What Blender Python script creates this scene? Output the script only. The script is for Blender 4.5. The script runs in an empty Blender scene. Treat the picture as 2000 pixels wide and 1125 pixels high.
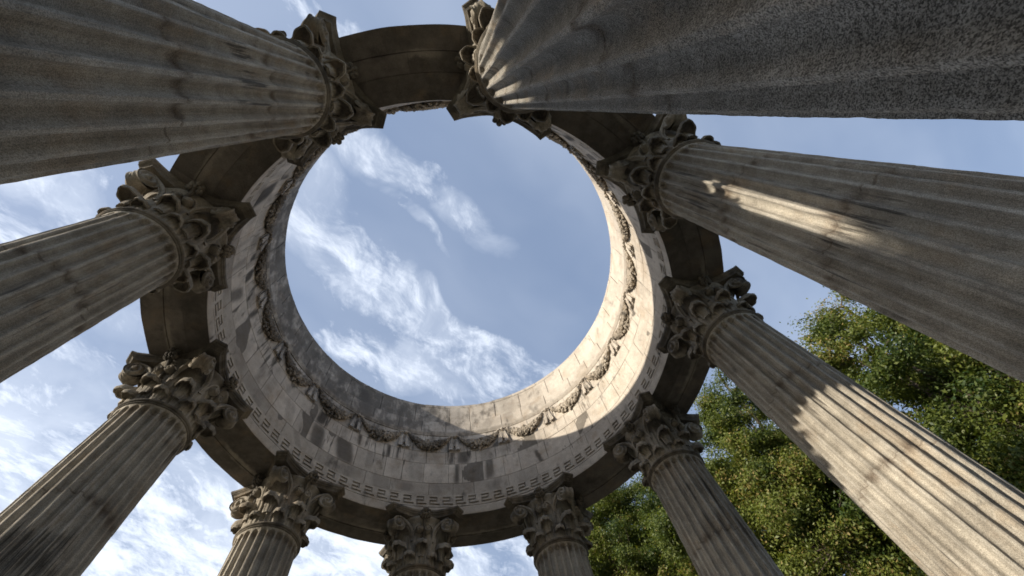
import bpy, math, random
import numpy as np
from mathutils import Matrix, Vector
PI = math.pi
sc = bpy.context.scene
COL = sc.collection

# ------------------------------------------------------------------ camera
RX = ((0.99104354, -0.05682796, -0.12084405),
      (0.00863146, 0.93030102, -0.36669538),
      (0.1332599, 0.36236803, 0.92245933))
cd = bpy.data.cameras.new("camera"); cam = bpy.data.objects.new("camera", cd); COL.objects.link(cam)
cd.sensor_fit = 'HORIZONTAL'; cd.sensor_width = 36.0; cd.lens = 864.08/2000*36.0
cd.clip_start = 0.02; cd.clip_end = 3000
m = Matrix.Identity(4)
for i in range(3):
    m[i][0] = RX[0][i]; m[i][1] = -RX[1][i]; m[i][2] = -RX[2][i]
m[0][3], m[1][3], m[2][3] = -0.07553636, -3.70216783, 0.0
cam.matrix_world = m
cd.dof.use_dof = True; cd.dof.focus_distance = 0.85; cd.dof.aperture_fstop = 8.0
sc.camera = cam
# ------------------------------------------------------------------ light
SUN_AZ, SUN_EL = math.radians(196.0), math.radians(21.0)
sd = Vector((math.cos(SUN_AZ)*math.cos(SUN_EL), math.sin(SUN_AZ)*math.cos(SUN_EL), math.sin(SUN_EL)))
ld = bpy.data.lights.new("sun", 'SUN'); lo = bpy.data.objects.new("sun", ld); COL.objects.link(lo)
ld.energy = 4.6; ld.angle = math.radians(0.53); ld.color = (1.0, 0.90, 0.75)
lo.rotation_euler = sd.to_track_quat('Z', 'Y').to_euler()
SKY_STRENGTH = 0.125
sc.view_settings.view_transform = 'Standard'; sc.view_settings.look = 'None'
sc.view_settings.exposure = 0.42; sc.view_settings.gamma = 1.0
sc.view_settings.use_curve_mapping = False

# ------------------------------------------------------------------ node helper
class NT:
    def __init__(s, tree):
        s.t = tree; s.n = tree.nodes; s.l = tree.links; s.n.clear()
    def node(s, typ, **kw):
        nd = s.n.new(typ)
        for k, v in kw.items():
            if k.startswith('i_'):
                key = k[2:]; key = int(key) if key.isdigit() else key
                s.put(nd.inputs[key], v)
            else: setattr(nd, k, v)
        return nd
    def put(s, sock, v):
        if hasattr(v, 'is_linked') or hasattr(v, 'links'): s.l.new(v, sock)
        else: sock.default_value = v
    def math(s, op, a, b=0.0, c=0.0, clamp=False):
        nd = s.n.new('ShaderNodeMath'); nd.operation = op; nd.use_clamp = clamp
        s.put(nd.inputs[0], a); s.put(nd.inputs[1], b); s.put(nd.inputs[2], c); return nd.outputs[0]
    def vmath(s, op, a, b=(0, 0, 0)):
        nd = s.n.new('ShaderNodeVectorMath'); nd.operation = op
        s.put(nd.inputs[0], a); s.put(nd.inputs[1], b); return nd.outputs[0]
    def noise(s, vec, scale, detail=4.0, rough=0.55, dist=0.0):
        nd = s.n.new('ShaderNodeTexNoise'); s.put(nd.inputs['Vector'], vec)
        nd.inputs['Scale'].default_value = scale; nd.inputs['Detail'].default_value = detail
        nd.inputs['Roughness'].default_value = rough; nd.inputs['Distortion'].default_value = dist
        return nd.outputs['Fac']
    def ramp(s, f, lo_, hi_, a=0.0, b=1.0, smooth=True):
        nd = s.n.new('ShaderNodeMapRange'); nd.interpolation_type = 'SMOOTHSTEP' if smooth else 'LINEAR'
        s.put(nd.inputs[0], f); nd.inputs[1].default_value = lo_; nd.inputs[2].default_value = hi_
        nd.inputs[3].default_value = a; nd.inputs[4].default_value = b; return nd.outputs[0]
    def mix(s, f, a, b, typ='MIX'):
        nd = s.n.new('ShaderNodeMix'); nd.data_type = 'RGBA'; nd.blend_type = typ
        s.put(nd.inputs[0], f)
        s.put(nd.inputs[6], a if hasattr(a, 'links') else tuple(a)+(1,)); s.put(nd.inputs[7], b if hasattr(b, 'links') else tuple(b)+(1,))
        return nd.outputs[2]
    def scale(s, vec, v):
        return s.vmath('MULTIPLY', vec, v)

# ------------------------------------------------------------------ sky with cirrus
w = bpy.data.worlds.new("World"); sc.world = w; w.use_nodes = True
T = NT(w.node_tree)
tc = T.node('ShaderNodeTexCoord')
sky = T.node('ShaderNodeTexSky'); sky.sky_type = 'NISHITA'; sky.sun_disc = False
sky.sun_elevation = SUN_EL; sky.sun_rotation = PI/2 - SUN_AZ
sky.air_density = 1.0; sky.dust_density = 2.2; sky.ozone_density = 1.6
sep = T.node('ShaderNodeSeparateXYZ'); T.l.new(tc.outputs['Generated'], sep.inputs[0])
zc = T.math('MAXIMUM', sep.outputs[2], 0.06)
px = T.math('DIVIDE', sep.outputs[0], zc); py = T.math('DIVIDE', sep.outputs[1], zc)
P = T.node('ShaderNodeCombineXYZ', i_0=px, i_1=py, i_2=0.0).outputs[0]
# warp the cloud plane a little so that no streak runs straight
wn = T.node('ShaderNodeTexNoise'); T.l.new(P, wn.inputs['Vector']); wn.inputs['Scale'].default_value = 2.3; wn.inputs['Detail'].default_value = 3
W = T.vmath('ADD', P, T.scale(T.vmath('SUBTRACT', wn.outputs['Color'], (0.5, 0.5, 0.5)), (0.20, 0.20, 0)))
wn2 = T.node('ShaderNodeTexNoise'); T.l.new(W, wn2.inputs['Vector']); wn2.inputs['Scale'].default_value = 8.0; wn2.inputs['Detail'].default_value = 4
W = T.vmath('ADD', W, T.scale(T.vmath('SUBTRACT', wn2.outputs['Color'], (0.5, 0.5, 0.5)), (0.035, 0.035, 0)))
def rotated(vec, deg, sx, sy):
    mp = T.node('ShaderNodeMapping'); T.l.new(vec, mp.inputs[0])
    mp.inputs['Rotation'].default_value = (0, 0, math.radians(deg))
    return T.vmath('MULTIPLY', mp.outputs[0], (sx, sy, 1))
streak = T.noise(rotated(W, -42, 1.7, 5.2), 1.9, 11, 0.68, 0.25)
fine = T.noise(rotated(W, -75, 3.0, 7.0), 5.0, 10, 0.70, 0.15)
puff = T.noise(W, 6.5, 10, 0.66, 0.15)
sw = T.node('ShaderNodeSeparateXYZ'); T.l.new(W, sw.inputs[0]); wx, wy = sw.outputs[0], sw.outputs[1]
def bank(cx, cy, ang, lx, ly, amp, blur=0.5):
    # a soft elongated bank of cloud: centre, direction of its length, half sizes
    a = math.radians(ang)
    dx = T.math('SUBTRACT', wx, cx); dy = T.math('SUBTRACT', wy, cy)
    u = T.math('ADD', T.math('MULTIPLY', dx, math.cos(a)/lx), T.math('MULTIPLY', dy, math.sin(a)/lx))
    v = T.math('ADD', T.math('MULTIPLY', dx, -math.sin(a)/ly), T.math('MULTIPLY', dy, math.cos(a)/ly))
    d = T.math('SQRT', T.math('ADD', T.math('MULTIPLY', u, u), T.math('MULTIPLY', v, v)))
    return T.ramp(d, 1.0+blur, 1.0-blur, 0.0, amp)
banks = [bank(-0.19, 0.36, 44, 0.23, 0.085, 1.0, 0.6), bank(0.03, 0.53, 30, 0.26, 0.06, 0.85, 0.6), bank(-0.08, 0.62, 20, 0.36, 0.12, 0.82, 0.6),
         bank(-0.06, 0.18, 33, 0.27, 0.05, 0.78, 0.7), bank(-0.20, 0.08, 45, 0.16, 0.05, 0.66, 0.7), bank(-0.10, 0.225, 47, 0.15, 0.016, 0.85, 0.8),
         bank(-0.28, 0.16, 70, 0.12, 0.09, 0.62), bank(-0.27, 0.52, 60, 0.16, 0.05, 0.62), bank(0.16, 0.65, 20, 0.22, 0.08, 0.8), bank(-0.05, 0.42, 60, 0.08, 0.03, 0.85),
         bank(-1.15, 1.15, 40, 0.95, 0.62, 1.2), bank(-0.45, 1.45, 10, 0.7, 0.5, 1.3), bank(-0.36, -0.12, 20, 0.32, 0.10, 0.78),
         bank(-0.92, 0.10, 60, 0.5, 0.18, 0.85), bank(0.25, 1.35, 50, 0.35, 0.08, 0.8), bank(-1.0, 0.5, 50, 0.5, 0.15, 0.7)]
mask = banks[0]
for b in banks[1:]: mask = T.math('MAXIMUM', mask, b)
tex = T.math('ADD', T.math('MULTIPLY', streak, 0.62), T.math('ADD', T.math('MULTIPLY', fine, 0.30), T.math('MULTIPLY', puff, 0.34)))
# cover = texture gained by the bank mask
tex = T.math('ADD', T.math('MULTIPLY', T.math('SUBTRACT', tex, 0.63), 2.1), 0.63)
thr = T.math('SUBTRACT', tex, T.math('SUBTRACT', 0.88, T.math('MULTIPLY', mask, 0.44)))
cover = T.ramp(thr, 0.0, 0.50, 0.0, 0.85)
veil = T.ramp(T.noise(rotated(W, -40, 1.0, 1.8), 1.1, 4, 0.5), 0.3, 0.75, 0.04, 0.22)
soft = T.ramp(T.noise(W, 3.2, 7, 0.6, 0.6), 0.34, 0.66, 0.03, 0.45)
soft = T.math('MULTIPLY', soft, T.ramp(mask, 0.15, 0.95))
cover = T.math('ADD', T.math('MULTIPLY', cover, T.math('SUBTRACT', 1.0, T.math('MULTIPLY', soft, 0.6))), T.math('MULTIPLY', soft, T.math('SUBTRACT', 1.0, T.math('MULTIPLY', cover, 0.4))), clamp=True)
low = T.math('MULTIPLY', bank(-1.0, 1.35, 30, 1.15, 0.75, 1.0, 0.5), T.ramp(T.noise(W, 2.2, 8, 0.6, 0.3), 0.34, 0.66, 0.12, 0.60))
cover = T.math('MAXIMUM', cover, low)
cover = T.math('MAXIMUM', cover, veil)
skyc = T.mix(0.55, sky.outputs[0], (1.85, 2.55, 4.0))
cloudc = (6.9, 7.4, 8.2)
fin = T.mix(cover, skyc, cloudc)
bg = T.node('ShaderNodeBackground'); T.l.new(fin, bg.inputs[0]); bg.inputs[1].default_value = SKY_STRENGTH
wo = T.node('ShaderNodeOutputWorld'); T.l.new(bg.outputs[0], wo.inputs[0])

# ------------------------------------------------------------------ materials
def newmat(name):
    mt = bpy.data.materials.new(name); mt.use_nodes = True
    return mt, NT(mt.node_tree)
def finish(t, colr, rough, bump=None, bstr=0.5, bdist=0.01, spec=0.25):
    b = t.node('ShaderNodeBsdfPrincipled'); t.put(b.inputs['Base Color'], colr if hasattr(colr, 'links') else tuple(colr)+(1,))
    t.put(b.inputs['Roughness'], rough); b.inputs['Specular IOR Level'].default_value = spec
    if bump is not None:
        bp = t.node('ShaderNodeBump'); t.l.new(bump, bp.inputs['Height']); bp.inputs['Strength'].default_value = bstr
        bp.inputs['Distance'].default_value = bdist; t.l.new(bp.outputs[0], b.inputs['Normal'])
    o = t.node('ShaderNodeOutputMaterial'); t.l.new(b.outputs[0], o.inputs[0]); return b

def stone(name, light=(0.42, 0.375, 0.305), dark=(0.27, 0.235, 0.19), grime=(0.075, 0.068, 0.06), grime_lo=0.56, grime_hi=0.72,
          joints=False, fine=170.0, speck=0.5, attr=False, crust=None, streaks=0.8, gmax=0.85, bdist=0.004, lime=False):
    mt, t = newmat(name)
    g = t.node('ShaderNodeNewGeometry').outputs['Position']
    big = t.noise(g, 1.3, 5, 0.6); mid = t.noise(g, 7.0, 5, 0.62)
    c = t.mix(t.ramp(t.math('ADD', t.math('MULTIPLY', big, 0.6), t.math('MULTIPLY', mid, 0.4)), 0.36, 0.64), dark, light)
    warm = t.ramp(t.noise(t.vmath('ADD', g, (7, 3, 1)), 2.2, 5, 0.6), 0.5, 0.72, 0.0, 0.34)
    c = t.mix(warm, c, (0.34, 0.235, 0.135))
    if attr:
        at = t.node('ShaderNodeAttribute', attribute_name='tone').outputs['Fac']
        c = t.mix(1.0, c, t.node('ShaderNodeCombineColor', i_0=at, i_1=at, i_2=at).outputs[0], 'MULTIPLY')
    # rain streaks and lichen crust: shapes of their own
    st = t.noise(t.scale(g, (7.0, 7.0, 0.55)), 1.0, 6, 0.62)
    pa = t.noise(t.vmath('ADD', g, (3, 9, 2)), 1.7, 6, 0.65)
    sm = t.math('MULTIPLY', t.math('ADD', t.math('MULTIPLY', st, streaks), t.math('MULTIPLY', pa, 1.0)), 1.0/(1.0+streaks))
    gm = t.ramp(sm, grime_lo, grime_hi, 0.0, gmax)
    if crust is not None:
        sp = t.node('ShaderNodeSeparateXYZ'); t.l.new(g, sp.inputs[0])
        # lichen grows on the side the sun does not reach
        side = t.ramp(t.math('ADD', t.math('MULTIPLY', sp.outputs[0], crust[0]), t.math('MULTIPLY', sp.outputs[1], crust[1])), -2.2, 3.6)
        hgt = t.math('MULTIPLY', t.ramp(sp.outputs[2], crust[2], crust[3]), 1.0)
        k = t.noise(t.scale(g, (2.6, 2.6, 1.3)), 1.6, 7, 0.68)
        gm2 = t.ramp(t.math('ADD', k, t.math('MULTIPLY', t.math('MULTIPLY', side, hgt), 0.22)), 0.54, 0.76, 0.0, 0.70)
        gm = t.math('MAXIMUM', gm, gm2)
        # dark drips that start under the garlands and run down over the stones
        dr = t.noise(t.scale(g, (8.5, 8.5, 1.0)), 1.0, 5, 0.6)
        zr = t.math('MULTIPLY', t.ramp(sp.outputs[2], 7.3, 8.55), t.ramp(sp.outputs[2], 9.0, 8.8, 0.0, 1.0))
        dk = t.math('ADD', dr, t.math('ADD', t.math('MULTIPLY', zr, 0.13), t.math('MULTIPLY', side, 0.05)))
        gm = t.math('MAXIMUM', gm, t.ramp(dk, 0.72, 0.80, 0.0, 0.8))
    c = t.mix(gm, c, grime)
    if joints and fine < 200:
        f1 = t.noise(t.scale(g, (26.0, 26.0, 0.35)), 1.0, 5, 0.7); f2 = t.noise(t.scale(g, (20.0, 20.0, 0.6)), 1.0, 5, 0.68)
        c = t.mix(1.0, c, t.mix(t.ramp(f1, 0.34, 0.62), (0.80, 0.79, 0.78), (1.10, 1.10, 1.09)), 'MULTIPLY')
        c = t.mix(t.ramp(t.math('MULTIPLY', f2, t.noise(g, 0.9, 3)), 0.325, 0.40, 0.0, 0.8), c, (0.05, 0.046, 0.042))
    if joints:
        sp = t.node('ShaderNodeSeparateXYZ'); t.l.new(g, sp.inputs[0])
        zz = t.math('ADD', sp.outputs[2], t.math('MULTIPLY', t.math('SUBTRACT', t.noise(g, 3.0, 3), 0.5), 0.10))
        fr = t.math('ABSOLUTE', t.math('SUBTRACT', t.math('FRACT', t.math('ADD', t.math('DIVIDE', t.math('SUBTRACT', zz, 4.10), 1.35), 10.5)), 0.5))
        jl = t.ramp(fr, 0.002, 0.011, 0.55, 0.0)
        js = t.math('MULTIPLY', t.ramp(fr, 0.0, 0.075, 0.8, 0.0), t.ramp(t.noise(t.scale(g, (9, 9, 2)), 1.0, 4), 0.42, 0.62))
        c = t.mix(t.math('MAXIMUM', jl, js), c, (0.13, 0.10, 0.075))
    if lime:
        sp = t.node('ShaderNodeSeparateXYZ'); t.l.new(g, sp.inputs[0])
        rad = t.math('SQRT', t.math('ADD', t.math('MULTIPLY', sp.outputs[0], sp.outputs[0]), t.math('MULTIPLY', sp.outputs[1], sp.outputs[1])))
        rw = t.math('ADD', rad, t.math('MULTIPLY', t.math('SUBTRACT', t.noise(g, 6.0, 4), 0.5), 0.14))
        ln = t.ramp(t.math('ABSOLUTE', t.math('SUBTRACT', rw, 4.43)), 0.015, 0.07, 1.0, 0.0)
        c = t.mix(t.math('MULTIPLY', ln, t.ramp(t.noise(g, 1.1, 4), 0.42, 0.62, 0.0, 0.75)), c, (0.36, 0.325, 0.27))
    s1 = t.noise(g, fine, 3, 0.75)
    if fine > 200:      # crushed aggregate grains, one tone each
        vo = t.node('ShaderNodeTexVoronoi'); t.l.new(g, vo.inputs['Vector'])
        vo.inputs['Scale'].default_value = 520.0; vc = t.node('ShaderNodeSeparateColor'); t.l.new(vo.outputs['Color'], vc.inputs[0])
        s1 = t.math('ADD', t.math('MULTIPLY', s1, 0.62), t.math('MULTIPLY', t.math('ADD', t.math('MULTIPLY', vc.outputs[0], 0.6), 0.2), 0.38))
    s2 = t.noise(g, 48.0, 4, 0.7)
    c = t.mix(speck, c, t.mix(t.ramp(s1, 0.36, 0.62), (0.30, 0.30, 0.30), (1.45, 1.45, 1.45)), 'MULTIPLY')
    c = t.mix(speck*0.6, c, t.mix(t.ramp(s2, 0.34, 0.66), (0.72, 0.72, 0.70), (1.18, 1.18, 1.18)), 'MULTIPLY')
    h = t.math('ADD', t.math('MULTIPLY', s1, 0.7), t.math('ADD', t.math('MULTIPLY', s2, 1.0), t.math('MULTIPLY', mid, 3.0)))
    finish(t, c, 0.93, h, 0.9, bdist, 0.2)
    return mt
M_shaft = stone('shaft_stone', joints=True, speck=0.55, light=(0.46, 0.425, 0.365), dark=(0.28, 0.255, 0.215), grime_lo=0.58, grime_hi=0.68)
M_near = stone('coarse_shaft_stone', joints=True, streaks=0.3, speck=1.0, light=(0.37, 0.35, 0.315), dark=(0.24, 0.226, 0.20), fine=260.0, bdist=0.0045, grime_lo=0.58, grime_hi=0.7)
M_cap = stone('carved_capital_stone', speck=0.5, light=(0.43, 0.39, 0.325), dark=(0.20, 0.178, 0.145), grime_lo=0.48, grime_hi=0.64, gmax=0.85)
M_black = stone('blackened_stone', speck=0.4, light=(0.26, 0.23, 0.185), dark=(0.12, 0.105, 0.085), grime_lo=0.42, grime_hi=0.60, gmax=0.9)
M_wall = stone('ring_wall_stone', attr=True, speck=0.35, light=(0.60, 0.545, 0.47), dark=(0.45, 0.40, 0.34), crust=(-0.95, 0.25, 8.0, 9.6), grime_lo=0.585, grime_hi=0.68)
M_gar = stone('garland_stone', speck=0.4, light=(0.52, 0.46, 0.38), dark=(0.30, 0.26, 0.21), crust=(-0.95, 0.25, 7.6, 8.5), grime_lo=0.50, grime_hi=0.62, gmax=0.85)
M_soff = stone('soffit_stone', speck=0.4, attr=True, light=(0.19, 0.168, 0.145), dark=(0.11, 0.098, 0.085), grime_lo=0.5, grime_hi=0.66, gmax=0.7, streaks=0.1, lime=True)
M_floor = stone('paving_stone', speck=0.4, light=(0.22, 0.20, 0.175), dark=(0.14, 0.128, 0.11), streaks=0.0)

mt, t = newmat('lawn_grass'); g = t.node('ShaderNodeNewGeometry').outputs['Position']
finish(t, t.mix(t.ramp(t.noise(g, 0.6, 6, 0.7), 0.35, 0.65), (0.050, 0.062, 0.025), (0.11, 0.10, 0.05)), 0.9, t.noise(g, 40, 4), 1.0, 0.05); M_grass = mt
mt, t = newmat('tree_bark'); g = t.node('ShaderNodeNewGeometry').outputs['Position']
bk = t.noise(t.scale(g, (9, 9, 1.6)), 1.0, 6, 0.7)
finish(t, t.mix(bk, (0.045, 0.035, 0.028), (0.17, 0.14, 0.115)), 0.95, bk, 1.0, 0.04); M_bark = mt
def leafmat(name, a, b, c):
    mt, t = newmat(name)
    at = t.node('ShaderNodeAttribute', attribute_name='tone').outputs['Fac']
    col = t.mix(t.ramp(at, 0.0, 0.75, smooth=False), a, b); col = t.mix(t.ramp(at, 0.90, 1.0), col, c)
    d = t.node('ShaderNodeBsdfPrincipled'); t.l.new(col, d.inputs['Base Color']); d.inputs['Roughness'].default_value = 0.5
    d.inputs['Specular IOR Level'].default_value = 0.35
    tr = t.node('ShaderNodeBsdfTranslucent'); t.l.new(t.mix(1.0, col, (1.3, 1.35, 0.5), 'MULTIPLY'), tr.inputs[0])
    mx = t.node('ShaderNodeMixShader'); mx.inputs[0].default_value = 0.3
    t.l.new(d.outputs[0], mx.inputs[1]); t.l.new(tr.outputs[0], mx.inputs[2])
    o = t.node('ShaderNodeOutputMaterial'); t.l.new(mx.outputs[0], o.inputs[0]); return mt
M_leaf = leafmat('oak_leaves', (0.030, 0.060, 0.014), (0.150, 0.178, 0.036), (0.28, 0.22, 0.08))

# ------------------------------------------------------------------ mesh helpers
class G:
    def __init__(s): s.v = []; s.f = []; s.n = 0; s.tone = []
    def add(s, V, F, tone=1.0):
        V = np.asarray(V, float).reshape(-1, 3)
        s.v.append(V); s.f += [tuple(int(i)+s.n for i in f) for f in F]; s.n += len(V)
        s.tone.append(np.full(len(V), tone)); return s
    def grid(s, X, cu=False, cv=False, tone=1.0):
        n, k = X.shape[:2]; F = []
        for i in range(n if cu else n-1):
            i2 = (i+1) % n
            for j in range(k if cv else k-1):
                j2 = (j+1) % k; F.append((i*k+j, i2*k+j, i2*k+j2, i*k+j2))
        return s.add(X, F, tone)
    def box(s, a, b, tone=1.0):
        X = [(x, y, z) for x in (a[0], b[0]) for y in (a[1], b[1]) for z in (a[2], b[2])]
        return s.add(X, [(0, 1, 3, 2), (4, 6, 7, 5), (0, 4, 5, 1), (2, 3, 7, 6), (0, 2, 6, 4), (1, 5, 7, 3)], tone)
    def sheet(s, X, th):
        """closed shell from a grid of points, offset along the normals"""
        n, k = X.shape[:2]
        du = np.gradient(X, axis=0); dv = np.gradient(X, axis=1); N = np.cross(du, dv)
        N /= np.linalg.norm(N, axis=2, keepdims=True)+1e-9
        Y = X - N*th; off = n*k; F = []
        for i in range(n-1):
            for j in range(k-1):
                F.append((i*k+j, (i+1)*k+j, (i+1)*k+j+1, i*k+j+1)); F.append((off+i*k+j, off+i*k+j+1, off+(i+1)*k+j+1, off+(i+1)*k+j))
        B = [(i, 0) for i in range(n)]+[(n-1, j) for j in range(1, k)]+[(i, k-1) for i in range(n-2, -1, -1)]+[(0, j) for j in range(k-2, 0, -1)]
        for q in range(len(B)):
            a = B[q][0]*k+B[q][1]; b = B[(q+1) % len(B)][0]*k+B[(q+1) % len(B)][1]; F.append((a, b, off+b, off+a))
        return s.add(np.concatenate([X.reshape(-1, 3), Y.reshape(-1, 3)]), F)
    def tube(s, pts, rad, n=8, flat=1.0, up=(0, 0, 1)):
        pts = np.asarray(pts, float); rad = np.broadcast_to(rad, (len(pts),)); tg = np.gradient(pts, axis=0)
        tg /= np.linalg.norm(tg, axis=1, keepdims=True)+1e-9
        A = np.cross(tg, up); A /= np.linalg.norm(A, axis=1, keepdims=True)+1e-9; Bv = np.cross(A, tg)
        a = np.linspace(0, 2*PI, n, endpoint=False)
        X = pts[:, None]+rad[:, None, None]*(np.cos(a)[None, :, None]*A[:, None]+flat*np.sin(a)[None, :, None]*Bv[:, None])
        s.grid(X, False, True); k = len(pts)
        s.f.append(tuple(s.n-k*n+j for j in range(n))[::-1]); s.f.append(tuple(s.n-n+j for j in range(n))); return s
    def ball(s, c, r, n=8, k=6, tone=1.0):
        u = np.linspace(0, 2*PI, n, endpoint=False); v = np.linspace(0.12, PI-0.12, k)
        X = np.stack([np.outer(np.sin(v), np.cos(u)), np.outer(np.sin(v), np.sin(u)), np.outer(np.cos(v), np.ones(n))], -1)
        s.grid(np.asarray(c)+X*np.asarray(r), False, True, tone)
        s.f.append(tuple(s.n-k*n+j for j in range(n))[::-1]); s.f.append(tuple(s.n-n+j for j in range(n))); return s
    def mesh(s, name, mat, smooth=True, wob=0.0, wf=18.0, tone=False):
        V = np.concatenate(s.v)
        if wob: V = wobble(V, wob, wf)
        me = bpy.data.meshes.new(name); me.from_pydata(V.tolist(), [], s.f); me.materials.append(mat)
        if smooth: me.polygons.foreach_set('use_smooth', [True]*len(me.polygons))
        if tone:
            a = me.attributes.new('tone', 'FLOAT', 'POINT'); a.data.foreach_set('value', np.concatenate(s.tone).astype(np.float32))
        me.update(); return me
_r = np.random.default_rng(5); _K = _r.normal(size=(14, 3)); _K /= np.linalg.norm(_K, axis=1, keepdims=True); _Kf = _r.uniform(.5, 2.4, 14); _ph = _r.uniform(0, 6.28, (3, 14))
def wobble(V, amp, f):
    ph = (V@_K.T)*(_Kf*f)
    D = np.stack([np.sin(ph+_ph[i]).sum(1) for i in range(3)], 1)/math.sqrt(14)
    return V+D*amp
def link(name, me, parent=None):
    o = bpy.data.objects.new(name, me); COL.objects.link(o); o.parent = parent; return o
def thing(name, label, cat, loc=(0, 0, 0), rz=0.0, group=None, me=None):
    o = bpy.data.objects.new(name, me); COL.objects.link(o); o.location = loc; o.rotation_euler = (0, 0, rz)
    o['label'] = label; o['category'] = cat
    if group: o['group'] = group
    return o
def cyl(r, a, z): return np.stack([r*np.cos(a), r*np.sin(a), z+0*a], -1)
def spline(P, n):
    """Catmull-Rom through control points"""
    P = np.asarray(P, float); Q = np.vstack([2*P[0]-P[1], P, 2*P[-1]-P[-2]]); ts = np.linspace(0, len(P)-1-1e-6, n); out = []
    for t_ in ts:
        i = int(t_); u = t_-i; a, b, c, d = Q[i], Q[i+1], Q[i+2], Q[i+3]
        out.append(.5*((2*b)+(-a+c)*u+(2*a-5*b+4*c-d)*u*u+(-a+3*b-3*c+d)*u**3))
    return np.array(out)
def structure(name, me):
    o = link(name, me); o['kind'] = 'structure'; return o

# ------------------------------------------------------------------ setting: ground and temple floor
Z_TOP, Z_CAP, Z_FLOOR, Z_G = 5.571, 6.684, -1.55, -2.0
R_COL = 4.3
g = G(); a = np.linspace(0, 2*PI, 97)[:-1]
rr = np.array([0, 6.5, 9, 14, 25, 60, 200, 700, 1500.])
X = np.stack([cyl(r, a, Z_G-0.002) for r in rr]); g.grid(X, False, True); structure('ground', g.mesh('ground', M_grass))
g = G(); pr = [(0.02, Z_FLOOR), (5.6, Z_FLOOR), (5.62, Z_FLOOR-.02), (5.62, Z_FLOOR-.15), (5.95, Z_FLOOR-.15), (5.97, Z_FLOOR-.17), (5.97, Z_FLOOR-.3), (6.3, Z_FLOOR-.3), (6.32, Z_FLOOR-.32), (6.32, Z_G-.1)]
g.grid(np.stack([cyl(r, a, z) for r, z in pr]), False, True); structure('floor', g.mesh('floor', M_floor, False))
g = G(); g.grid(np.stack([cyl(r, a, z) for r, z in [(6.1, Z_G+.02), (13.0, Z_G+.02), (13.0, Z_G-.05)]]), False, True); structure('path', g.mesh('path', M_floor, False))

# ------------------------------------------------------------------ column parts (local: z axis up, +x = outward from the temple)
def shaft_mesh(name, mat, nper, zs, rough, seed=0, f=30.0):
    n = 24*nper; th = np.linspace(0, 2*PI, n, endpoint=False)
    u = (np.arange(n) % nper)/nper       # 0..1 in a flute unit
    q = np.clip((u-0.10)/0.80, 0, 1); prof = np.sqrt(np.clip(1-(2*q-1)**2, 0, 1)); prof[(u < 0.10) | (u > 0.90)] = 0; prof = 0.92*prof+0.08*np.clip(1-(2*q-1)**2, 0, 1)
    
    X = np.zeros((len(zs), n, 3))
    for i, z in enumerate(zs):
        k = z-Z_TOP
        r = 0.472 + 0.0095*min(4.5, -k) - 0.0006*max(0, -k-3)**2
        if z > Z_TOP-.10: r += 0.022*((z-(Z_TOP-.10))/.10)**2
        e = (Z_TOP-0.055)-z             # flute top (half round)
        if e <= 0: dep = 0*prof
        else:
            w_ = math.sqrt(max(0, 1-max(0, 1-e/0.055)**2)); w_ = min(1, w_)
            dep = np.sqrt(np.clip(prof**2-(1-w_**2), 0, 1))
        if z < Z_FLOOR+.45: dep = dep*max(0, min(1, (z-(Z_FLOOR+.34))/.05))
        jr = min(abs(z-(4.10-1.35*j)) for j in range(5)); r -= 0.005*max(0, 1-jr/0.008)
        X[i] = cyl(r-0.058*dep, th, z)
    g = G(); g.grid(X, False, True)
    g.v[0] = wobble(wobble(g.v[0], rough, f), rough*0.8, 4*f)
    if seed:
        rg = np.random.default_rng(seed); V = g.v[0]; d = rg.normal(0, seed_amp, len(V)); rad = V[:, :2]/np.linalg.norm(V[:, :2], axis=1, keepdims=True)
        V[:, :2] += rad*d[:, None]
    return g.mesh(name, mat)
seed_amp = 0.00035
zs = list(np.arange(Z_FLOOR+.3, 5.36, 0.09)); zs += [4.10-1.35*j+d for j in range(5) for d in (-.012, -.006, 0, .006, .012)]
zs += list(np.arange(5.36, Z_TOP+.001, 0.0095)); zs = sorted(set(round(z, 4) for z in zs if Z_FLOOR+.3 <= z <= Z_TOP))
ME_shaft = shaft_mesh('shaft', M_shaft, 20, zs, 0.0016)
zn = list(np.arange(Z_FLOOR+.3, -0.4, 0.05))+list(np.arange(-0.4, 2.2, 0.009))+list(np.arange(2.2, 5.36, 0.04))+list(np.arange(5.36, Z_TOP, 0.009))+[4.10, 2.75, 4.094, 4.106, 2.744, 2.756, Z_TOP]
ME_near = shaft_mesh('near_shaft', M_near, 24, sorted(set(round(z, 4) for z in zn)), 0.0009, seed=3)

def revolve(name, prof, mat, n=96, wob=0.0, wf=20):
    g = G(); a = np.linspace(0, 2*PI, n, endpoint=False)
    g.grid(np.stack([cyl(r, a, z) for r, z in prof]), False, True); return g.mesh(name, mat, True, wob, wf)
b = Z_FLOOR
def arc(cx, cz, r, a0, a1, n=8): return [(cx+r*math.cos(math.radians(x)), cz+r*math.sin(math.radians(x))) for x in np.linspace(a0, a1, n)]
ME_torus = revolve('base', arc(.60, b+.17, .07, -90, 90)+[(.585, b+.25)]+arc(.60, b+.275, .03, 190, 170, 3)+[(.56, b+.29)]+arc(.55, b+.325, .035, -90, 90)+[(.525, b+.37), (.515, b+.40)], M_shaft)
g = G(); g.box((-.69, -.69, b-.01), (.69, .69, b+.10)); ME_plinth = g.mesh('plinth', M_shaft, False)
z = Z_TOP
ME_astr = revolve('astragal', [(.47, z-.030), (.497, z-.022)]+arc(.494, z-.012, .009, -60, 90, 4)+[(.482, z-.001)]+[(.480, z+.002)]+arc(.494, z+.028, .025, -90, 90, 9)+[(.476, z+.055), (.45, z+.058)], M_black, 128, 0.0015, 30)
ME_bell = None
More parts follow.
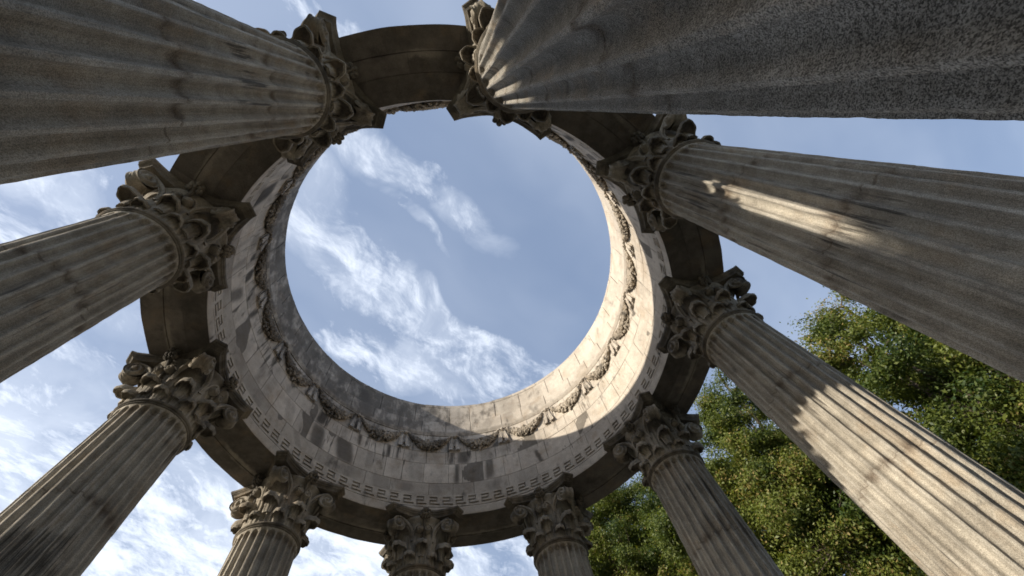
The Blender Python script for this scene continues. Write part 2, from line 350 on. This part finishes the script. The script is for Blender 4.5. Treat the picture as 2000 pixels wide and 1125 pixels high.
g = G(); n = 192; th = np.linspace(0, 2*PI, n, endpoint=False)
bp = [(.478, z+.04), (.480, z+.10), (.486, z+.25), (.496, z+.42), (.506, z+.56), (.512, z+.70), (.54, z+.86), (.58, z+.93), (.59, z+.96), (.56, z+.975), (.3, z+.985)]
bp = spline(bp, 40)
X = np.stack([cyl(r+(0.010*np.cos(th*40)+0.006*np.cos(th*72+1.3)+0.012*np.cos(th*8+PI))*(1 if zz_ < z+.60 else 0), th, zz_) for r, zz_ in bp]); g.grid(X, False, True)
ME_bell = g.mesh('bell', M_cap, True, 0.004, 14)

def leaf(path, hw, curl, th=0.030, nu=25, nv=40, ribs=0.007, tipdrop=0.065, seedf=0.0):
    """acanthus leaf, centred on +x. path: (r, z) list; hw: half widths; curl: where the tip turns over (0..1)"""
    P_ = spline([(p[0], p[1]) for p in path], nv); H = spline([(h, 0) for h in hw], nv)[:, 0]
    u = np.linspace(-1, 1, nu); X = np.zeros((nv, nu, 3)); v = np.linspace(0, 1, nv)
    tg = np.gradient(P_, axis=0); tg /= np.linalg.norm(tg, axis=1, keepdims=True); nr = np.stack([tg[:, 1], -tg[:, 0]], 1)  # outward normal
    for i in range(nv):
        c = max(0.0, (v[i]-curl)/(1-curl)); w_ = max(0.012, H[i]*(1+0.06*math.sin(v[i]*PI*7+seedf)*(1-c)))
        y = u*w_; r0, z0 = P_[i]
        rib = (ribs*np.cos(u*PI*4.0)+0.008*np.exp(-(u/0.16)**2))*(1-c)
        # hug the round bell lower down, cup the tip higher up
        bend = -(y**2)/(2*max(r0, .3))*1.1
        rr_ = r0+rib*nr[i, 0]+bend*(1-c*0.2)-c*0.055*np.abs(u)**2.2
        zz_ = z0+rib*nr[i, 1]-c*tipdrop*np.abs(u)**2.0
        X[i] = np.stack([rr_, y, zz_], -1)
    g = G(); g.sheet(X, th); return g
z = Z_TOP
def acanthus(r0, zt, a, b_, c, body_z, hw):
    """leaf lying flat on the bell, its tip turned out into a hollow rounded hood"""
    g = leaf([(r0-.030, body_z), (r0-.022, body_z*.6+zt*.4), (r0-.012, body_z*.3+zt*.7), (r0-.004, zt-.05), (r0-.012, zt-.02)], [hw*.6, hw*.85, hw, hw, hw*.9], .95, th=.03, nv=22)
    ph = np.linspace(-1.95, 1.95, 33); tt = np.linspace(.04, 1.95, 17); X = np.zeros((17, 33, 3))
    for i, t_ in enumerate(tt):
        sc2 = 1+.022*np.cos(ph*7)*min(1, t_/1.3)**3
        st = math.sin(t_) if t_ < 1.57 else 1-.10*(t_-1.57)
        X[i] = np.stack([r0-.005+a*st*np.cos(ph)*sc2, b_*st*np.sin(ph)*sc2, zt-c*(1-math.cos(t_))+.009*np.cos(ph*9)*st], -1)
        X[i, :, 0] += .02*math.sin(min(t_, 1.57))*0
    g.sheet(X, .020); return g
low = acanthus(.500, z+.285, .140, .100, .085, z+.06, .085).mesh('acanthus_leaf_low', M_cap, True, 0.0022, 13)
upp = acanthus(.530, z+.505, .175, .118, .100, z+.20, .090).mesh('acanthus_leaf_high', M_cap, True, 0.0022, 13)
cor = acanthus(.545, z+.530, .205, .125, .110, z+.20, .092).mesh('acanthus_leaf_corner', M_cap, True, 0.0022, 13)

# corner volute: back to back scrolls under the abacus horn, centred on +x
def scroll_disc(g, c, nrm, upv, R, relief, turns=2.1, n=40, k=22, sgn=1):
    c = np.asarray(c, float); nrm = np.asarray(nrm, float); upv = np.asarray(upv, float); side = np.cross(upv, nrm)
    a = np.linspace(0, 2*PI, n, endpoint=False); rad = np.linspace(0.02, 1, k)
    A, Rr = np.meshgrid(a, rad); ph = (Rr*turns*2*PI+sgn*A)
    h = relief*(0.5+0.5*np.cos(ph))**0.7*(Rr < 0.97)+relief*1.0*(1-Rr)**1.2
    h = np.where(Rr < 0.16, relief*2.0, h)
    X = c+R*Rr[..., None]*(np.cos(A)[..., None]*side+np.sin(A)[..., None]*upv)+h[..., None]*nrm
    g.grid(X, False, True); g.f.append(tuple(g.n-n*k+j for j in range(n))[::-1])
g = G(); cz = z+.800; R_ = .140; cx = .765
S = np.linspace(-1, 1, 15); a = np.linspace(0, 2*PI, 40, endpoint=False); X = []
for s in S:
    rr_ = R_*(1-0.24*math.cos(s*PI/2)**2 + 0.05*math.cos(s*PI*2)); X.append(np.stack([cx-.03*abs(s)+rr_*np.cos(a), np.full(40, s*.082), cz+rr_*np.sin(a)*1.0], -1))
g.grid(np.array(X), False, True)
for s in (-1, 1): scroll_disc(g, (cx-.03, s*.080, cz), (.36, s*.933, 0), (0, 0, 1), R_*1.02, 0.036, 1.8, sgn=s)
# rising stalks that feed the scrolls
for s in (-1, 1):
    st = spline([(.47, s*.20, z+.50), (.50, s*.215, z+.66), (.56, s*.185, z+.80), (.66, s*.115, z+.905), (.76, s*.085, z+.915)], 20)
    g.tube(st, np.linspace(.020, .034, 20), 8, 1.2, up=(0, 1, 0.2))
    st2 = st+np.array([.012, -s*.028, -.03]); g.tube(st2, np.linspace(.008, .014, 20), 6, up=(0, 1, 0.2))
ME_vol = g.mesh('volute', M_cap, True, 0.0018, 16)
# small paired helices on the middle of each side, centred on +x
g = G()
for s in (-1, 1):
    scroll_disc(g, (.585, s*.070, z+.70), (1, 0, 0), (0, 0, 1), .062, .018, 1.6, 28, 14, sgn=s)
    a = np.linspace(0, 2*PI, 24, endpoint=False)
    g.grid(np.stack([np.stack([np.full(24, xx), s*.070+.063*np.cos(a), z+.70+.063*np.sin(a)], -1) for xx in (.50, .60)]), False, True)
    st = spline([(.478, s*.185, z+.50), (.50, s*.19, z+.62), (.535, s*.165, z+.74), (.565, s*.115, z+.785), (.585, s*.07, z+.765)], 16)
    g.tube(st, np.linspace(.022, .018, 16), 8, up=(1, 0, 0))
ME_hel = g.mesh('helix_scroll', M_cap, True, 0.0018, 16)
# fleuron: stem and petalled flower on the abacus
g = G(); g.tube(spline([(.50, 0, z+.50), (.54, 0, z+.66), (.575, 0, z+.80), (.63, 0, z+.93)], 14), np.linspace(.020, .034, 14), 8, up=(0, 1, 0))
rg = random.Random(4)
g.ball((.715, 0, z+1.02), (.048, .042, .05), 12, 8)
for k in range(7):
    an = 2*PI*k/7+.3; g.ball((.685, .068*math.cos(an), z+1.00+.062*math.sin(an)), (.042, .036, .034), 9, 6)
for k in range(5):
    an = PI*(k+.5)/5; g.ball((.64, .085*math.cos(an), z+.945-.045*math.sin(an)), (.05, .028, .03), 8, 6)
ME_fle = g.mesh('fleuron', M_black, True, 0.005, 26)
# abacus: concave sides, clipped horns
def abacus_outline(sc_, n=22):
    pts = []
    hx, hy = .765, .625
    for q in range(4):
        for i in range(n):
            t_ = i/(n-1); y = -hy+2*hy*t_; e = abs(y)/hy; x = .585+(hx-.585)*e**1.9
            an = q*PI/2; x_, y_ = x*sc_, y*sc_; pts.append((x_*math.cos(an)-y_*math.sin(an), x_*math.sin(an)+y_*math.cos(an)))
    return np.array(pts)
g = G(); X = []
for s_, zz_ in ((.55, z+.975), (.90, z+.978), (.91, z+1.00), (.935, z+1.022), (.97, z+1.036), (.972, z+1.048), (.955, z+1.053), (.985, z+1.064), (1.0, z+1.08), (1.0, Z_CAP), (.5, Z_CAP)):
    o2 = abacus_outline(s_); X.append(np.column_stack([o2, np.full(len(o2), zz_)]))
g.grid(np.array(X), False, True); ME_aba = g.mesh('abacus', M_black, False, 0.0035, 16)

# spec: (name, mesh, angle) of each carved piece of a capital
PIECES = [('abacus', ME_aba, 0)]
for k in range(8): PIECES.append(('acanthus_leaf', low, (k+.5)*45))
for k in range(4): PIECES.append(('acanthus_leaf', upp, k*90)); PIECES.append(('acanthus_leaf', cor, 45+k*90))
for k in range(4):
    PIECES += [('volute', ME_vol, 45+k*90), ('helix_scroll', ME_hel, k*90), ('fleuron', ME_fle, k*90)]
COLS = [
 ('thick fluted column filling the top left corner, brown joint stains across its shaft', M_shaft),
 ('nearest fluted column, coarse dark speckled shaft filling the top right corner', M_near),
 ('fluted column running off the right edge with one thin streak of sunlight along its shaft', M_shaft),
 ('fluted column before the trees with a broad ragged sunlit patch on its shaft', M_shaft),
 ('grey fluted column with black streaks, just left of the broadly sunlit one', M_shaft),
 ('short column stub right of bottom centre, where the trees begin', M_shaft),
 ('fluted column at bottom centre of the photo, little more than its dark capital showing', M_shaft),
 ('fluted column left of bottom centre with the outer side of its capital lit warm', M_shaft),
 ('fluted column running to the lower left corner, sunlight grazing its outer flutes', M_shaft),
 ('fluted column leaving the left edge just below the thick top left one', M_shaft)]
for i, (lab, mt_) in enumerate(COLS):
    an = math.radians(-108-9.0536+36*i)
    t0 = thing('fluted_column', lab, 'column', (R_COL*math.cos(an), R_COL*math.sin(an), 0), an, 'ten fluted columns carrying the temple ring')
    t0['kind'] = 'thing'
    link('shaft', ME_near if i == 1 else ME_shaft, t0)
    link('plinth', ME_plinth, t0); link('base', ME_torus, t0); link('astragal', ME_astr, t0)
    cp = link('capital', ME_bell, t0)
    wr = random.Random(40+i)
    for nm, me, dg in PIECES:       # each carving weathered and cut a little differently
        o = link(nm, me, cp); j = 0 if nm == 'abacus' else 1
        o.rotation_euler = (0, 0, math.radians(dg+j*wr.uniform(-1.6, 1.6)+(90*(i % 4) if nm == 'abacus' else 0)))
        if nm in ('acanthus_leaf', 'fleuron'): k_ = wr.uniform(.93, 1.02); o.scale = (k_, wr.choice((-1, 1))*wr.uniform(.94, 1.06), 1)

# ------------------------------------------------------------------ the ring (entablature)
ring = thing('entablature_ring', 'round open stone ring on top of the columns, carved garlands inside, sky through its centre', 'entablature')
rnd = random.Random(11)
Z0 = Z_CAP+.002
def band(prof, name, mat, n=360, tone=1.0, wob=0.0, smooth=False):
    g = G(); a = np.linspace(0, 2*PI, n, endpoint=False)
    g.grid(np.stack([cyl(r, a, zz_) for r, zz_ in prof]), False, True, tone); return link(name, g.mesh(name, mat, smooth, wob, 8, True), ring)
# soffit: stones with open joints, three strips
def blocks(g, r_in, th, z0, z1_, widths, gap=0.007, tone=(.8, 1.1), darkp=0.0, dark=.4, off=0.0, rj=.003, step=.6, seed=0):
    """one course of curved facing stones on the inside of the ring"""
    R = random.Random(seed); a = off; end = off+360
    while a < end-0.5:
        wd = min(R.uniform(*widths), end-a)
        if end-(a+wd) < widths[0]*.5: wd = end-a
        ga = math.degrees(gap/r_in); n = max(2, int(wd/step)+1); dr = R.uniform(-rj, rj)
        A = np.radians(np.linspace(a+ga/2, a+wd-ga/2, n)); r_ = r_in+dr; c = 0.005; ca = math.radians(math.degrees(c/r_in))
        A2 = np.radians(np.linspace(math.degrees(A[0])+math.degrees(ca), math.degrees(A[-1])-math.degrees(ca), n))
        jz = R.uniform(-.004, .004); z1 = z1_+(R.uniform(-.007, .007) if z1_ > 10.4 else 0)
        zi = np.linspace(z0+gap/2+c+jz, z1-gap/2-c, 9)
        rows = [cyl(r_+th, A, z0+gap/2+jz), cyl(r_+c, A, z0+gap/2+jz)]+[cyl(r_, A2, q) for q in zi]+[cyl(r_+c, A, z1-gap/2), cyl(r_+th, A, z1-gap/2)]
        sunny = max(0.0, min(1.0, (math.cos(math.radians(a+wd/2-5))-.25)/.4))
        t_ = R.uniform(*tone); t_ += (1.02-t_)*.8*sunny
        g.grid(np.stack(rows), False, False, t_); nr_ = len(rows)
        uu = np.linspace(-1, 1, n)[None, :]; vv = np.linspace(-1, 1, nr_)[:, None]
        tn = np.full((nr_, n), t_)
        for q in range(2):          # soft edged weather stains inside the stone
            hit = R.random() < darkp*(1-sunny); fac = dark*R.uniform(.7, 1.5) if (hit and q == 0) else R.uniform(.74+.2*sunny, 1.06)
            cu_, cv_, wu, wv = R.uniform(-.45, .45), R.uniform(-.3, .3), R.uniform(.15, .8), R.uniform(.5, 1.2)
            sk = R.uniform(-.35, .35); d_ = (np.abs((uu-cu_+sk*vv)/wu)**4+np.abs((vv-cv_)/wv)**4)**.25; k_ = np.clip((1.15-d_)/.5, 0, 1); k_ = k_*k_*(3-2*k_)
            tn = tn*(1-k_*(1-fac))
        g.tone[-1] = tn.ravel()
        for e in (0, n-1): g.add([rw[e] for rw in rows], [tuple(range(nr_))], t_)
        a += wd
g = G()
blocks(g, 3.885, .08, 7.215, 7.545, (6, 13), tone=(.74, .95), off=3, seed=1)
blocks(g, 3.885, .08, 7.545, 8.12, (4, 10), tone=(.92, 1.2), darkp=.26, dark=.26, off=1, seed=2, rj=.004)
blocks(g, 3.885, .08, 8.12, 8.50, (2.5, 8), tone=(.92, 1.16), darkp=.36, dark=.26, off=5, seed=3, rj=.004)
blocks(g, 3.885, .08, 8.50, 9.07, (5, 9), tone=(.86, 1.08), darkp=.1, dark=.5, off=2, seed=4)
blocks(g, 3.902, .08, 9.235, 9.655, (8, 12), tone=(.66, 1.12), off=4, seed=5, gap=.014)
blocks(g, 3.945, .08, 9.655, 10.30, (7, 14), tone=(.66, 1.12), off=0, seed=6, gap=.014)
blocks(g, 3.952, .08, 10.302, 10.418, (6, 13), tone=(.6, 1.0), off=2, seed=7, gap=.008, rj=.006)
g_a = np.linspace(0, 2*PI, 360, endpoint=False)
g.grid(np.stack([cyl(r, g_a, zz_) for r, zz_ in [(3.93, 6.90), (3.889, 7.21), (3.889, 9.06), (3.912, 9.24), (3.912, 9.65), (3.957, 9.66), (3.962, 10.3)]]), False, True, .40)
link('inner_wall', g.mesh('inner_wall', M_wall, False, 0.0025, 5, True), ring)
band([(3.93, 9.065), (3.872, 9.07), (3.868, 9.09), (3.892, 9.12), (3.880, 9.15), (3.87, 9.19), (3.868, 9.225), (3.93, 9.232)], 'ledge_moulding', M_wall, 360, .82, .003)
band([(4.03, 10.29), (3.975, 10.295), (3.975, 10.405), (4.02, 10.409), (4.9, 10.45), (5.10, 10.40), (5.12, 10.30), (5.09, 10.22), (5.03, 10.15), (4.99, 10.02), (4.86, 9.90), (4.84, 9.78), (4.80, 9.70), (4.775, 9.66)], 'cornice', M_wall, 360, .85, .004)
band([(4.775, 9.66), (4.745, 9.655), (4.745, 7.75), (4.79, 7.74), (4.80, 7.66), (4.765, 7.60), (4.765, 7.15), (4.755, 7.14), (4.755, 6.76), (4.766, 6.74), (4.766, 6.69)], 'outer_frieze', M_wall, 360, .9, .003)
# architrave edge strip under the fret
band([(3.90, 6.905), (3.868, 6.895), (3.868, 6.882), (3.852, 6.875), (3.849, 6.86), (3.849, 6.71), (3.855, Z0)], 'architrave_fillet', M_wall, 360, 1.02, .002)
# soffit panels, one radial joint above each column and one mid span
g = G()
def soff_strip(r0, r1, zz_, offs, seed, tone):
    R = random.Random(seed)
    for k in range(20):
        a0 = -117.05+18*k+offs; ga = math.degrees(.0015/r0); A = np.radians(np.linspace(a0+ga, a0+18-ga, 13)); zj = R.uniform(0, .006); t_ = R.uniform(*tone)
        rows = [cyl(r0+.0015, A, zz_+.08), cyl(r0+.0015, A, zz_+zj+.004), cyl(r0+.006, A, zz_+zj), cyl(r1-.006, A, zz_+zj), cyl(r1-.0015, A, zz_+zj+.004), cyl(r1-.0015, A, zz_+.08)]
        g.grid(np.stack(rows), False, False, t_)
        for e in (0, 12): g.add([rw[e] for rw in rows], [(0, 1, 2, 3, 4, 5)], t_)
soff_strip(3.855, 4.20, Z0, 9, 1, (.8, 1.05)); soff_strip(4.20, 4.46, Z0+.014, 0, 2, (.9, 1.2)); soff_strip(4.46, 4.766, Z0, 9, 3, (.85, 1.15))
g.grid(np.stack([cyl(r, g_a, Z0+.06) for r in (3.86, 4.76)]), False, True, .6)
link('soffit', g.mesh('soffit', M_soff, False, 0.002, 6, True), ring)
# greek key band
KEY = ["##########",
       "#......###",
       "######.###",
       "#......###",
       "#.########",
       "#........#",
       "##########"]
g = G(); NK = 90; ch = 0.295/7
ca_ = np.linspace(0, 2*PI, 361)[:-1]
g.grid(np.stack([cyl(r, ca_, zz_) for r, zz_ in [(3.92, 6.905), (3.889, 6.906), (3.889, 7.205), (3.92, 7.206)]]), False, True, .66)
for k in range(NK):
    a0 = math.radians(102.0+k*360/NK); cw = math.radians(360/NK)/10
    for r_i, row in enumerate(KEY):
        c0 = 0
        while c0 < 10:
            if row[c0] == '#':
                c1 = c0
                while c1 < 10 and row[c1] == '#': c1 += 1
                zt_ = 7.205-r_i*ch; zb_ = zt_-ch
                A = np.linspace(a0-c0*cw, a0-c1*cw, max(2, (c1-c0)//3+2))
                X = np.stack([cyl(3.899, A, zt_), cyl(3.866, A, zt_), cyl(3.866, A, zb_), cyl(3.899, A, zb_)])
                n_ = len(A); g.grid(X, False, False, .95)
                for e in (0, n_-1): g.add([X[q, e] for q in range(4)], [(0, 1, 2, 3)], .95)
                c0 = c1
            else: c0 += 1
link('greek_key_band', g.mesh('greek_key_band', M_wall, False, 0.0022, 24, True), ring)

# garlands: built round the z axis at angle 0, on the inner face
def garland(seed):
    g = G(); R = random.Random(seed); half = math.radians(6.9); r_w = 3.868
    for k in range(320):
        s = R.uniform(-1, 1); thick = .030+.115*(1-s*s)**.8; zc_ = 8.95-.27*(1-s*s)**.8
        an = R.uniform(0, PI); q = R.random()**.5
        off_z = thick*q*math.cos(an)*1.15; off_r = thick*.62*math.sin(an)*(.55+.45*q)
        a_ = s*half; r_ = r_w-.008-off_r; sz = R.uniform(.020, .042)
        c = (r_*math.cos(a_), r_*math.sin(a_), zc_+off_z)
        if R.random() < .6: g.ball(c, (sz, sz, sz*R.uniform(.7, 1.2)), 6, 5, R.uniform(.8, 1.1))
        else: g.ball(c, (sz*.6, sz*R.uniform(.5, 1.6), sz*R.uniform(.4, 1.5)), 6, 4, R.uniform(.8, 1.1))
    A = np.linspace(-half, half, 24); s = A/half; zc_ = 8.95-.27*(1-s*s)**.8
    pts = np.stack([(r_w+.005)*np.cos(A), (r_w+.005)*np.sin(A), zc_], -1); g.tube(pts, .03+.095*(1-s*s)**.8, 8, .5, up=(0, 0, 1))
    return g.mesh('garland', M_gar, True, .003, 22, True)
gars = [garland(s) for s in (1, 2, 3)]
# ribbon knot with pleated streamers
g = G(); r_w = 3.872
def strip(g, pts, w0, w1, th=.016, pleat=2):
    n_ = len(pts); m_ = 9; X = np.zeros((n_, m_, 3))
    for i in range(n_):
        w_ = w0+(w1-w0)*i/(n_-1); yy = np.linspace(-w_, w_, m_)
        X[i, :, 0] = pts[i][0]-.010*np.cos(np.linspace(-1, 1, m_)*PI*pleat)*(0.3+i/(n_-1)); X[i, :, 1] = pts[i][1]+yy; X[i, :, 2] = pts[i][2]
    g.sheet(X, -th)
for s in (-1, 1):
    strip(g, [(r_w-.022-.004*i, s*(.045+.020*i/8*2), 8.98-.055*i) for i in range(9)], .016, .046)
strip(g, [(r_w-.02, 0, 8.96-.04*i) for i in range(8)], .012, .02, pleat=1)
g.ball((r_w-.045, 0, 9.0), (.045, .052, .048), 12, 9)
for s in (-1, 1):
    g.ball((r_w-.035, s*.075, 9.015), (.032, .045, .032), 9, 7); g.ball((r_w-.03, s*.13, 8.985), (.026, .035, .026), 8, 6)
ME_rib = g.mesh('ribbon_knot', M_wall, True, .004, 26, True)
g = G(); g.box((r_w-.012, -.135, 8.545), (r_w+.02, .135, 8.575), .9); g.box((r_w-.01, -.135, 8.575), (r_w+.02, -.120, 9.05), .9); g.box((r_w-.01, .120, 8.575), (r_w+.02, .135, 9.05), .9)
ME_pan = g.mesh('panel_frame', M_wall, False, .002, 20, True)
for k in range(20):
    a_ = math.radians(98.95+18*k)
    o = link('garland', gars[(k*7+k//3) % 3], ring); o.rotation_euler = (0, 0, a_)
    if k % 2: o.scale = (1, -1, 1)
    a_ += math.radians(9); o = link('ribbon_knot', ME_rib, ring); o.rotation_euler = (0, 0, a_)
    o = link('panel_frame', ME_pan, ring); o.rotation_euler = (0, 0, a_)

# ------------------------------------------------------------------ trees
def leaves_mesh(name, clumps, n_per, size, seed, mat=M_leaf):
    rg = np.random.default_rng(seed); Cs = []; Tn = []; Dn = []
    for (c, r) in clumps:
        n_ = int(n_per*(r/0.9)**2); d = rg.normal(size=(n_, 3)); d /= np.linalg.norm(d, axis=1, keepdims=True)
        ax = rg.uniform(.55, 1.35, 3); lump = 1+.30*np.sin(d@rg.normal(size=3)*4.0+rg.uniform(0, 6))+.22*np.sin(d@rg.normal(size=3)*8.0)
        rad = np.abs(rg.normal(.78, .26, n_))*lump; p = np.asarray(c)+d*rad[:, None]*ax*np.array([r, r, r*.72]); Cs.append(p)
        Tn.append(np.clip(rg.normal(rg.uniform(.15, .9), .17, n_), 0, 1)); Dn.append(d)
    C_ = np.concatenate(Cs); Tn = np.concatenate(Tn); n_ = len(C_)
    Nn = np.concatenate(Dn)*.8+rg.normal(size=(n_, 3))*.62+np.array([0, 0, .3]); A = np.cross(Nn, rg.normal(size=(n_, 3))); A /= np.linalg.norm(A, axis=1, keepdims=True)+1e-9; B_ = np.cross(A, Nn); B_ /= np.linalg.norm(B_, axis=1, keepdims=True)
    s = size*rg.uniform(.6, 1.35, n_)[:, None]; N_ = np.cross(A, B_)*s*.25
    V = np.stack([C_-A*s, C_+B_*s*.5+N_, C_+A*s, C_-B_*s*.5+N_], 1).reshape(-1, 3)
    me = bpy.data.meshes.new(name); me.vertices.add(n_*4); me.vertices.foreach_set('co', V.astype(np.float32).ravel())
    me.loops.add(n_*4); me.loops.foreach_set('vertex_index', np.arange(n_*4, dtype=np.int32)); me.polygons.add(n_)
    me.polygons.foreach_set('loop_start', np.arange(0, n_*4, 4, dtype=np.int32))
    me.polygons.foreach_set('loop_total', np.full(n_, 4, dtype=np.int32))
    me.materials.append(mat); a = me.attributes.new('tone', 'FLOAT', 'POINT'); a.data.foreach_set('value', np.repeat(Tn, 4).astype(np.float32))
    me.update(calc_edges=True); me.validate(); return me
def tree(name, label, base, lobes, n_clump, seed, dens=1900, lsize=.057, clr=(.30, .85), group='trees beyond the temple'):
    """lobes: (x, y, z, rx, ry, rz) big masses of the crown; limbs reach into each one"""
    R = random.Random(seed); rg = np.random.default_rng(seed); bx, by = base
    t_ = thing(name, label, 'tree', (bx, by, Z_G), 0, group)
    clumps = []; tw = G(); tot = sum(l[3]*l[4]*l[5] for l in lobes)**1
    top = max(l[2] for l in lobes)
    g = G(); h0 = min(l[2]-l[5] for l in lobes)
    fork = np.array([0, 0, max(2.0, h0-Z_G)])
    g.tube(spline([(0, 0, -.2), (.1, .05, fork[2]*.5), tuple(fork), (.2, .2, (top-Z_G)*.8)], 14), np.linspace(.45, .12, 14), 12, up=(0, 1, 0.1))
    for l in lobes:
        c = np.array(l[:3])-np.array([bx, by, Z_G]); n_ = int(n_clump*(l[3]*l[4]*l[5])/tot)
        mid = fork*.5+c*.5+np.array([R.uniform(-.4, .4), R.uniform(-.4, .4), .6])
        g.tube(spline([fork*.9, mid, c], 10), np.linspace(.15, .05, 10), 8, up=(.1, 1, .05))
        for q in range(n_):
            d = rg.normal(size=3); d /= np.linalg.norm(d); rad = R.uniform(.25, 1.0)**.5
            p = c+d*rad*np.array(l[3:6]); r = R.uniform(*clr)
            clumps.append((p, r))
            if q % 3 == 0:
                m_ = c*.45+p*.55+np.array([R.uniform(-.3, .3), R.uniform(-.3, .3), R.uniform(-.2, .3)])
                g.tube(spline([c, m_, p], 6), np.linspace(.055, .015, 6), 5, up=(.1, 1, .05))
    link('trunk', g.mesh('trunk', M_bark, True, .03, 3), t_)
    link('crown', leaves_mesh('crown', clumps, dens, lsize, seed+50), t_)
    return t_
def at(px_, py_, dist):
    """world point in the direction of the picture, dist metres out on the ground plan (used to survey where the real crowns stand)"""
    x = (px_-1000)/864.08; y = (py_-562.5)/864.08
    d = np.array([RX[0][i]*x+RX[1][i]*y+RX[2][i] for i in range(3)]); d = d*dist/math.hypot(d[0], d[1])
    return np.array([-0.0755, -3.702, 0])+d
def lobe(px_, py_, dist, r, fl=.8): p = at(px_, py_, dist); return (p[0], p[1], p[2], r, r, r*fl)
T1 = [lobe(1640, 640, 17, 1.3), lobe(1720, 700, 17, 2.2), lobe(1850, 830, 17.5, 3.0), lobe(1960, 960, 17, 2.8), lobe(2080, 800, 18, 3.2), lobe(1830, 640, 19, 2.6), lobe(2000, 1060, 18, 2.6), lobe(1650, 600, 18, 1.2), lobe(1735, 690, 15.5, 1.4), lobe(1660, 700, 16, 1.1), lobe(1950, 720, 15.5, 1.6)]
T2 = [lobe(1440, 800, 20, 2.0), lobe(1440, 900, 19, 2.6), lobe(1520, 980, 19, 3.2), lobe(1640, 1060, 18.5, 3.0), lobe(1560, 860, 21, 2.6), lobe(1700, 960, 20, 2.8), lobe(1420, 1060, 19, 2.8), lobe(1405, 735, 21, .9), lobe(1800, 1120, 19, 2.5)]
T3 = [lobe(1200, 1040, 23, 2.5), lobe(1270, 1000, 23, 2.6), lobe(1330, 1080, 22, 3.0), lobe(1230, 1130, 22, 2.8), lobe(1190, 1120, 24, 2.0)]
def foot(L): return (sum(l[0] for l in L)/len(L), sum(l[1] for l in L)/len(L))
tree('oak_tree', 'big oak at the right edge, loose crown between the two right-hand columns', foot(T1), T1, 330, 1)
tree('oak_tree', 'dense dark green oak behind the column with the broad sunlit patch', foot(T2), T2, 420, 2)
tree('oak_tree', 'yellowish oak crown at the bottom, left of the black-streaked column', foot(T3), T3, 260, 3)
T4 = [lobe(1128, 1165, 30, 1.0), lobe(1118, 1190, 30, 1.6)]
tree('pine_tree', 'small feathery treetop peeping up at the bottom edge beside the column stub', foot(T4), T4, 22, 4, clr=(.3, .6))

# an oak on the sunny side, outside the view: its crown keeps the low sun off the two right-hand shafts' lower halves
sdir = np.array([math.cos(SUN_AZ), math.sin(SUN_AZ)]); ldir = np.array([-sdir[1], sdir[0]])
q = sdir*15.0+ldir*4.6
T5 = [(q[0], q[1], 6.8, 2.0, 2.0, 1.7), (q[0]+.8, q[1]-1.8, 6.3, 2.3, 2.3, 1.8), (q[0]-1, q[1]+.4, 7.4, 1.9, 1.9, 1.6), (q[0]-1, q[1]-2.5, 5.3, 2.5, 2.5, 1.6), (q[0]+.3, q[1]+.2, 4.6, 2.2, 2.2, 1.5)]
tree('oak_tree', 'low round oak on the sunny left side of the temple', foot(T5), T5, 300, 5, dens=600, clr=(.5, .9))

# ------------------------------------------------------------------ render
sc.render.engine = 'CYCLES'
sc.cycles.max_bounces = 8; sc.cycles.diffuse_bounces = 5
